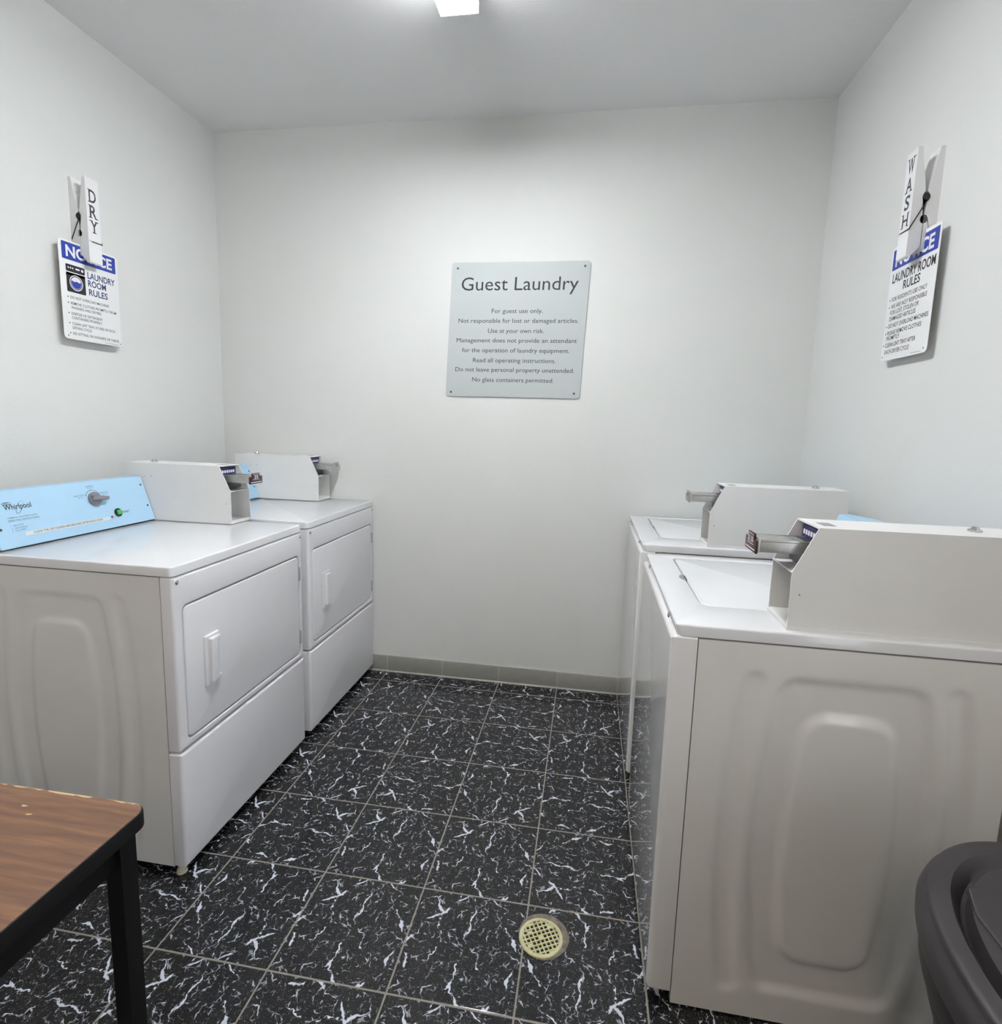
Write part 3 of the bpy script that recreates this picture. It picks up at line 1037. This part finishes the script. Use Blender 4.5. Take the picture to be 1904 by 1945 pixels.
for a, b in ((0.052, 0.606), (0.6595, 0.609), (0.0272, 0.0210), (0.634, 0.0240)):
    mb = MB()
    mb.cyl((a, b, 0.006), (a, b, 0.0085), 0.0052, 16, r1=0.0036)
    mb.build('screw', M_SCREW, e)

def notice_base(e, w, h):
    mb = MB()
    mb.slab((0, 0, w, h, 0.013), -0.0016, 0.0, 0.0006)
    return mb.build('sign_panel', M_SIGN, e)

# left wall: notice clipped under the DRY clothespin
XS = -1.806
e = empty('notice_sign', (0, 0, 0), 0, 'blue and white laundry notice with washing machine picture on the left wall', 'sign',
          matrix=wall_frame((XS, 0.712, 1.6075), (0, 1, 0), (1, 0, 0)))
notice_base(e, 0.2515, 0.3505)
y0, z0 = 0.712, 1.6075
mb = MB()
patch(mb, (0.0115, 0.2830, 0.2408, 0.3440, 0.004), 0.0003, M_SIGNBLUE)
write(mb, 'NOTICE', 0.0275, 0.2245, 0.2935, 0.0405, 0.0007, M_PRINT, 0.03)
mb.build('notice_band', None, e, smooth=False)
mb = MB()
lx0, lx1 = 0.0235, 0.1005
patch(mb, (lx0, 0.2420, lx1, 0.2675, 0.004), 0.0003, M_BLACK)
patch(mb, (lx0, 0.1700, lx1, 0.2385, 0.004), 0.0003, M_BLACK)
patch(mb, (lx0, 0.2300, lx1, 0.2385, 0.0005), 0.0003, M_BLACK)
for a in (0.0335, 0.0425, 0.0515):
    disc(mb, a, 0.2560, 0.0030, 0.0006, M_PRINT, 16)
patch(mb, (0.0620, 0.2530, 0.0800, 0.2590, 0.0028), 0.0006, M_PRINT)
disc(mb, 0.0900, 0.2555, 0.0052, 0.0006, M_PRINT, 20)
ccx, ccy = 0.0620, 0.2055
disc(mb, ccx, ccy, 0.0275, 0.0006, M_PRINT, 36, 0.0243)
disc(mb, ccx, ccy, 0.0215, 0.0006, M_PRINT, 36)
# water in the drum window: blue with a wavy top
pts = []
for i in range(13):
    x = -0.0200 + 0.04 * i / 12
    pts.append((ccx + x, ccy + 0.0045 + 0.0016 * math.sin(i * 1.1 + 0.6), 0.0009))
for i in range(15):
    a = math.radians(8 - 196 * i / 14)
    pts.append((ccx + 0.0202 * math.cos(a), ccy + 0.0202 * math.sin(a), 0.0009))
mb.faces(pts, [tuple(range(len(pts)))], M_SIGNBLUE)
mb.build('washing_machine_picture', None, e, smooth=False)
mb = MB()
write(mb, 'LAUNDRY', 0.1115, 0.2335, 0.2355, 0.0235, 0.0004, M_NAVYINK, 0.018)
mb.build('title_lettering', None, e, smooth=False)
mb = MB()
write(mb, 'ROOM', 0.1118, 0.1910, 0.2070, 0.0235, 0.0004, M_NAVYINK, 0.018)
mb.build('title_lettering', None, e, smooth=False)
mb = MB()
write(mb, 'RULES', 0.1135, 0.1962, 0.1750, 0.0235, 0.0004, M_NAVYINK, 0.018)
mb.build('title_lettering', None, e, smooth=False)
mb = MB()
rows = [('DO NOT OVERLOAD MACHINES', 0.0345, 0.1995, 1.7540, 1), ('REMOVE CLOTHES PROMPTLY FROM', 0.0345, 0.2315, 1.7330, 1),
        ('WASHERS AND DRYERS', 0.0348, 0.1615, 1.7175, 0), ('DISPOSE OF DETERGENT', 0.0345, 0.1660, 1.6962, 1),
        ('CONTAINERS PROPERLY', 0.0348, 0.1630, 1.6815, 0), ('CLEAN LINT TRAY AT END OF EACH', 0.0345, 0.2213, 1.6605, 1),
        ('DRYING CYCLE', 0.0348, 0.1136, 1.6452, 0), ('NO SITTING ON WASHERS OR TABLES', 0.0348, 0.2372, 1.6248, 1)]
for s, a, b, z, bul in rows:
    mb = MB()
    write(mb, s, a, b, z - z0, 0.0094, 0.0004, M_INK, 0.004)
    if bul:
        disc(mb, 0.0243, z - z0 + 0.0050, 0.0022, 0.0004, M_INK, 14)
    mb.build('rules_lettering', None, e, smooth=False)
mb = MB()
patch(mb, (0.170, 0.0066, 0.2335, 0.0078, 0.0003), 0.0004, M_KNOB)
mb.build('fine_print', None, e, smooth=False)
for a in (0.0165, 0.2430):
    mb = MB()
    mb.cyl((a, 0.0120, 0.0), (a, 0.0120, 0.0005), 0.0022, 12)
    mb.build('mounting_hole', M_KNOBDK, e)

# right wall: notice clipped under the WASH clothespin
XS2 = 1.045
e = empty('notice_sign', (0, 0, 0), 0, 'blue and white laundry notice with text only on the right wall', 'sign',
          matrix=wall_frame((XS2, 0.9655, 1.5825), (0, -1, 0), (-1, 0, 0)))
notice_base(e, 0.2555, 0.3585)
mb = MB()
patch(mb, (0.0080, 0.2850, 0.2490, 0.3480, 0.002), 0.0003, M_SIGNBLUE)
write(mb, 'NOTICE', 0.0255, 0.2285, 0.2935, 0.0425, 0.0007, M_PRINT, 0.03)
mb.build('notice_band', None, e, smooth=False)
mb = MB()
write(mb, 'LAUNDRY ROOM', 0.0185, 0.2460, 0.2440, 0.0290, 0.0004, M_INK, 0.018)
mb.build('title_lettering', None, e, smooth=False)
mb = MB()
write(mb, 'RULES', 0.0865, 0.1775, 0.2120, 0.0265, 0.0004, M_INK, 0.018)
mb.build('title_lettering', None, e, smooth=False)
mb = MB()
rows = [('FOR RESIDENTS USE ONLY', 0.9369, 0.7462, 1.7680, 1), ('WE ARE NOT RESPONSIBLE', 0.9362, 0.7422, 1.7458, 1),
        ('FOR LOST, STOLEN OR', 0.9365, 0.7791, 1.7268, 0), ('DAMAGED ARTICLES', 0.9370, 0.7916, 1.7075, 0),
        ('DO NOT OVERLOAD MACHINES', 0.9395, 0.7231, 1.6854, 1), ('PLEASE REMOVE CLOTHES', 0.9404, 0.7518, 1.6630, 1),
        ('PROMPTLY', 0.9424, 0.8665, 1.6466, 0), ('CLEAN LINT TRAY AFTER', 0.9444, 0.7739, 1.6254, 1),
        ('EACH DRYER CYCLE', 0.9440, 0.8041, 1.6038, 0)]
for s, a, b, z, bul in rows:
    mb = MB()
    write(mb, s, 0.9655 - a, 0.9655 - b, z - 1.5825, 0.0128, 0.0004, M_INK, 0.006)
    if bul:
        disc(mb, 0.9655 - a - 0.0105, z - 1.5825 + 0.0065, 0.0025, 0.0004, M_INK, 14)
    mb.build('rules_lettering', None, e, smooth=False)
mb = MB()
patch(mb, (0.174, 0.0062, 0.2270, 0.0074, 0.0003), 0.0004, M_KNOB)
mb.build('fine_print', None, e, smooth=False)
for a, b in ((0.2386, 0.0135), (0.0100, 0.0135)):
    mb = MB()
    mb.cyl((a, b, 0.0), (a, b, 0.0005), 0.0022, 12)
    mb.build('mounting_hole', M_KNOBDK, e)

# ------------------------------------------------------------------ giant clothespins
def serif_letter(mb, ch, cx, base, w, h, z):
    write(mb, ch, cx - w / 2, cx + w / 2, base, h, z, M_WORN, 0.012)
    t = h * 0.07
    def bar(x0, x1, y):
        patch(mb, (x0, y, x1, y + t, 0.0004), z + 0.0001, M_WORN)
    l, r, top = cx - w / 2, cx + w / 2, base + h - t
    o = w * 0.14
    if ch in 'DR':
        bar(l - o, l + w * 0.35, base); bar(l - o, l + w * 0.35, top)
        if ch == 'R':
            bar(r - w * 0.28, r + o, base)
    elif ch == 'Y':
        bar(l - o, l + w * 0.34, top); bar(r - w * 0.34, r + o, top); bar(cx - w * 0.28, cx + w * 0.28, base)
    elif ch == 'W':
        bar(l - o, l + w * 0.28, top); bar(r - w * 0.28, r + o, top)
    elif ch == 'A':
        bar(l - o, l + w * 0.32, base); bar(r - w * 0.32, r + o, base)
    elif ch == 'H':
        for x in (l, r):
            for y in (base, top):
                bar(x - w * 0.17, x + w * 0.17, y)
    elif ch == 'S':
        patch(mb, (r - t * 1.2, base + h * 0.70, r, base + h, 0.0004), z + 0.0001, M_WORN)
        patch(mb, (l, base, l + t * 1.2, base + h * 0.30, 0.0004), z + 0.0001, M_WORN)

def clothespin(M4, word, label, arm_front, letters):
    """local x across (width), local y up, local z out of the wall; wall at z=0"""
    e = empty('clothespin', (0, 0, 0), 0, label, 'clothespin', matrix=M4)
    w, L, D = 0.055, 0.302, 0.072
    mid = D / 2
    def leg(front):
        # profile in (y, z): flat outside, inside shaped
        ins = [(0.000, 0.010), (0.028, mid - 0.0012), (0.092, mid - 0.0012)]
        for i in range(7):                     # round notch
            a = math.pi * i / 6
            ins.append((0.104 - 0.012 * math.cos(a), mid - 0.0012 - 0.009 * math.sin(a)))
        ins += [(0.130, mid - 0.0012), (0.150, mid - 0.003), (0.157, mid - 0.0085), (0.165, mid - 0.010), (0.173, mid - 0.0085), (0.180, mid - 0.003),
                (0.205, mid - 0.007), (0.270, mid - 0.019), (L, mid - 0.024)]
        if front:
            out = [(L, 0.0), (0.080, 0.0), (0.0785, 0.0022), (0.0755, 0.0022), (0.074, 0.0), (0.004, 0.0), (0.0, 0.003)]
        else:
            out = [(L, 0.0), (0.0, 0.0)]
        prof = ins + out
        if front:
            prof = [(y, D - z) for y, z in prof]
        n = len(prof)
        mb = MB()
        vs = [(0, y, z) for y, z in prof] + [(w, y, z) for y, z in prof]
        mb.faces(vs, [tuple(range(n)), tuple(range(n, 2 * n))] + [(i, (i + 1) % n, n + (i + 1) % n, n + i) for i in range(n)])
        bmesh.ops.triangulate(mb.bm, faces=[f for f in mb.bm.faces if len(f.verts) > 8])
        return mb
    back = leg(False)
    back.build('wall_leg', M_PIN, e, smooth=False)
    fr = leg(True).build('front_leg', M_PIN, e, smooth=False)
    for ch, cy, hh, ww in letters:
        mb = MB()
        serif_letter(mb, ch, w / 2, cy, ww, hh, D + 0.0003)
        mb.build('letter', None, fr, smooth=False)
    mb = MB()
    ys = 0.165
    r = 0.0016
    mb.cyl((-0.003, ys, mid), (w + 0.003, ys, mid), 0.0098, 24, bev=0.001)
    def arm(xs, z_to, y_to):
        mb.tube([(xs, ys - 0.006, mid + (-0.006 if z_to > mid else 0.006)), (xs, y_to, z_to)], r, 8)
    near, far = (-0.0025, w + 0.0025)
    if arm_front == 'far':
        mb.tube([(near, ys - 0.004, mid + 0.006), (near, 0.084, 0.004), (near + 0.006, 0.083, 0.002)], r, 8)
        mb.tube([(far, ys - 0.004, mid - 0.006), (far, 0.0775, D + 0.0008), (0.014, 0.0775, D + 0.0008)], r, 8)
    else:
        near, far = far, near
        mb.tube([(near, ys - 0.004, mid - 0.006), (near, 0.0775, D + 0.0008), (0.010, 0.0775, D + 0.0008)], r, 8)
        mb.tube([(far, ys - 0.004, mid + 0.006), (far, 0.084, 0.004)], r, 8)
        mb.ball((near, 0.084, 0.003), 0.0022)
    mb.build('spring', M_SPRING, e)
    return e

clothespin(wall_frame((XL, 0.800, 1.8945), (0, 1, 0), (1, 0, 0)), 'DRY',
           'giant white clothespin lettered DRY on the left wall', 'far',
           [('D', 0.217, 0.046, 0.030), ('R', 0.162, 0.046, 0.030), ('Y', 0.110, 0.044, 0.030)])
clothespin(wall_frame((XR, 0.843, 1.8660), (0, -1, 0), (-1, 0, 0)), 'WASH',
           'giant white clothespin lettered WASH on the right wall', 'near',
           [('W', 0.240, 0.044, 0.032), ('A', 0.188, 0.041, 0.030), ('S', 0.139, 0.040, 0.025), ('H', 0.089, 0.040, 0.030)])

# ------------------------------------------------------------------ floor drain
e = empty('floor_drain', (0.048, 0.214, 0.0), 0, 'round brass drain grate set in the black tiled floor', 'drain')
mb = MB()
n = 48
def wob(i, s, amp):
    a = 2 * math.pi * i / n
    return 1 + amp * (math.sin(3 * a + s) + 0.6 * math.sin(5 * a + 2 * s) + 0.4 * math.sin(11 * a + s))
ringA = [(0.0665 * wob(i, 1.0, 0.012) * math.cos(2 * math.pi * i / n) + 0.002, 0.0675 * wob(i, 1.0, 0.012) * math.sin(2 * math.pi * i / n) + 0.003, 0.0006) for i in range(n)]
ringB = [(0.058 * math.cos(2 * math.pi * i / n), 0.058 * math.sin(2 * math.pi * i / n), 0.0035) for i in range(n)]
ringC = [(0.050 * math.cos(2 * math.pi * i / n), 0.050 * math.sin(2 * math.pi * i / n), 0.0025) for i in range(n)]
mb.loft([ringA, ringB, ringC], cap0=False, cap1=False)
mb.build('mortar_ring', M_MORTAR, e)
mb = MB()
gx, gy = -0.004, -0.006
ro, ri = 0.0575, 0.0480
rings = []
for r_, z_ in ((ro, 0.001), (ro, 0.0045), (ro - 0.002, 0.006), (ri + 0.001, 0.006), (ri, 0.005), (ri, 0.001)):
    rings.append([(gx + r_ * math.cos(2 * math.pi * i / n), gy + r_ * math.sin(2 * math.pi * i / n), z_) for i in range(n)])
mb.loft(rings, cap0=False, cap1=False)
rot = math.radians(28)
pitch = 0.0116
for k_ in range(-5, 5):
    off = (k_ + 0.5) * pitch
    if abs(off) < ri:
        hl = math.sqrt(ri * ri - off * off) + 0.001
        for extra in (0, math.pi / 2):
            Mg = Matrix.Translation((gx, gy, 0)) @ Matrix.Rotation(rot + extra, 4, 'Z')
            mb.box((-hl, off - 0.0017, 0.0018), (hl, off + 0.0017, 0.0054 - (0.0002 if extra else 0)), 0, M=Mg)
Mg = Matrix.Translation((gx, gy, 0)) @ Matrix.Rotation(rot, 4, 'Z')
mb.box((-0.005, -0.005, 0.002), (0.005, 0.005, 0.0050), 0, M=Mg)
for cxx, cyy in ((-2, 2), (-3, -1), (3, 2), (1, -4), (-1, 4)):
    mb.box((cxx * pitch - 0.0058, cyy * pitch - 0.0058, 0.0018), (cxx * pitch + 0.0058, cyy * pitch + 0.0058, 0.0036), 0, M=Mg)
mb.build('grate', M_BRASS, e, smooth=False)
mb = MB()
mb.cyl((gx, gy, 0.0004), (gx, gy, 0.0014), 0.0490, 40)  # near-black disc stands in for the shade below the grate
mb.build('drain_shade_disc', M_HOLE, e, smooth=False)

# ------------------------------------------------------------------ table, lower left
TX, TY, TZ = -0.5376, -0.3930, 0.740
TW, TD = 1.245, 0.610
e = empty('table', (TX - TW / 2, TY - TD / 2, 0), 0, 'brown wood laminate table with black edge and legs, before the dryers', 'table')
def tp(x, y):      # world to table-local
    return (x - (TX - TW / 2), y - (TY - TD / 2))
hx, hy = TW / 2, TD / 2
mb = MB()
mb.slab((-hx + 0.0025, -hy + 0.0025, hx - 0.0025, hy - 0.0025, 0.022), TZ - 0.024, TZ, 0.0004)
mb.build('tabletop', wood_material(hy - 0.0025), e)
mb = MB()
r0 = rr(-hx, -hy, hx, hy, 0.024)
prof = [(0.004, -0.0300), (0.0, -0.026), (0.0, -0.0050), (0.0015, -0.0015), (0.0028, -0.0008)]
rings = [[(x, y, TZ + z) for x, y in rr(-hx + i, -hy + i, hx - i, hy - i, 0.024 - i)] for i, z in prof]
mb.loft(rings, cap0=True, cap1=False)
mb.build('edge_banding', M_TBLACK, e)
mb = MB()
ap = 0.030
mb.slab((-hx + ap, -hy + ap, hx - ap, hy - ap, 0.01), TZ - 0.084, TZ - 0.029, 0.0, (-hx + ap + 0.02, -hy + ap + 0.02, hx - ap - 0.02, hy - ap - 0.02, 0.008))
mb.build('apron', M_TLEG, e)
for sx in (-1, 1):
    for sy in (-1, 1):
        mb = MB()
        cx, cy = sx * (hx - 0.033), sy * (hy - 0.026)
        mb.slab((cx - 0.0145, cy - 0.0145, cx + 0.0145, cy + 0.0145, 0.002), 0.012, TZ - 0.030, 0.0)
        lg = mb.build('leg', M_TLEG, e)
        mb = MB()
        mb.cyl((cx, cy, 0), (cx, cy, 0.014), 0.017, 18, bev=0.002)
        mb.build('leg_glide', M_BLACK, lg)

# ------------------------------------------------------------------ trash can, lower right
e = empty('trash_can', (0.806, -0.452, 0), 0, 'dark grey plastic trash can with moulded lid beside the near washer', 'trash can')
AX, BY, NE = 0.223, 0.306, 2.12
NB = 96
def sup(s, z, i, dx=0.0):
    a = 2 * math.pi * i / NB
    c, d = math.cos(a), math.sin(a)
    x = math.copysign(abs(c) ** (2 / NE), c) * AX * s
    y = math.copysign(abs(d) ** (2 / NE), d) * BY * s
    return (x + dx, y, z)
ZR = 0.690
mb = MB()
def gz(i, depth):
    """groove depth: a crescent, strongest on the aisle side, fading out at the rear"""
    a = 2 * math.pi * i / NB
    k_ = smooth((math.cos(a - math.radians(205)) + 0.62) / 1.1)
    return depth * k_
prof = [(0.985, -0.060, 0), (1.020, -0.056, 0), (1.030, -0.046, 0), (1.034, -0.030, 0), (1.018, -0.016, 0), (0.992, -0.010, 0),
        (0.990, -0.006, 0), (0.988, -0.001, 0), (0.980, 0.002, 0), (0.955, 0.004, 0), (0.91, 0.006, 0), (0.885, 0.006, 0),
        (0.870, 0.005, 0.005), (0.852, 0.004, 0.014), (0.832, 0.003, 0.021), (0.812, 0.003, 0.022), (0.799, 0.004, 0.010), (0.792, 0.005, 0.0), (0.76, 0.006, 0.0), (0.60, 0.007, 0), (0.4, 0.007, 0), (0.2, 0.007, 0)]
rings = [[sup(s, ZR + dz - gz(i, g_), i) for i in range(NB)] for s, dz, g_ in prof]
mb.loft(rings, cap0=True, cap1=True)
lid_ = mb.build('lid', M_BIN, e, angle=40)
# raised flap with a slanted leading edge
mb = MB()
zf = ZR + 0.0068
# wedge: crest along the rear edge, sloping down to the front
out = [(-0.140, 0.172), (-0.150, 0.135), (-0.156, -0.10), (0.156, -0.10), (0.150, 0.135), (0.140, 0.172)]
low = [(x, y, zf) for x, y in out]
hi = [(x * 0.985, y - 0.004, zf + (0.013 if y > 0.15 else 0.002)) for x, y in out]
mb.loft([low, hi])
bmesh.ops.bevel(mb.bm, geom=list(mb.bm.edges), offset=0.0018, segments=2, affect='EDGES')
mb.build('lid_flap', M_BIN, lid_)
mb = MB()
prof = [(0.72, 0.0), (0.745, 0.006), (0.80, 0.22), (0.86, 0.44), (0.895, 0.545), (0.935, 0.548), (0.945, 0.556), (0.948, 0.572), (0.940, 0.580),
        (0.955, 0.584), (0.985, 0.588), (0.995, 0.598), (0.996, 0.616), (0.985, 0.624), (0.975, 0.632), (0.95, 0.640)]
rings = [[sup(s, z, i) for i in range(NB)] for s, z in prof]
mb.loft(rings, cap0=True, cap1=True)
mb.build('bin_body', M_BINBODY, e, angle=30)
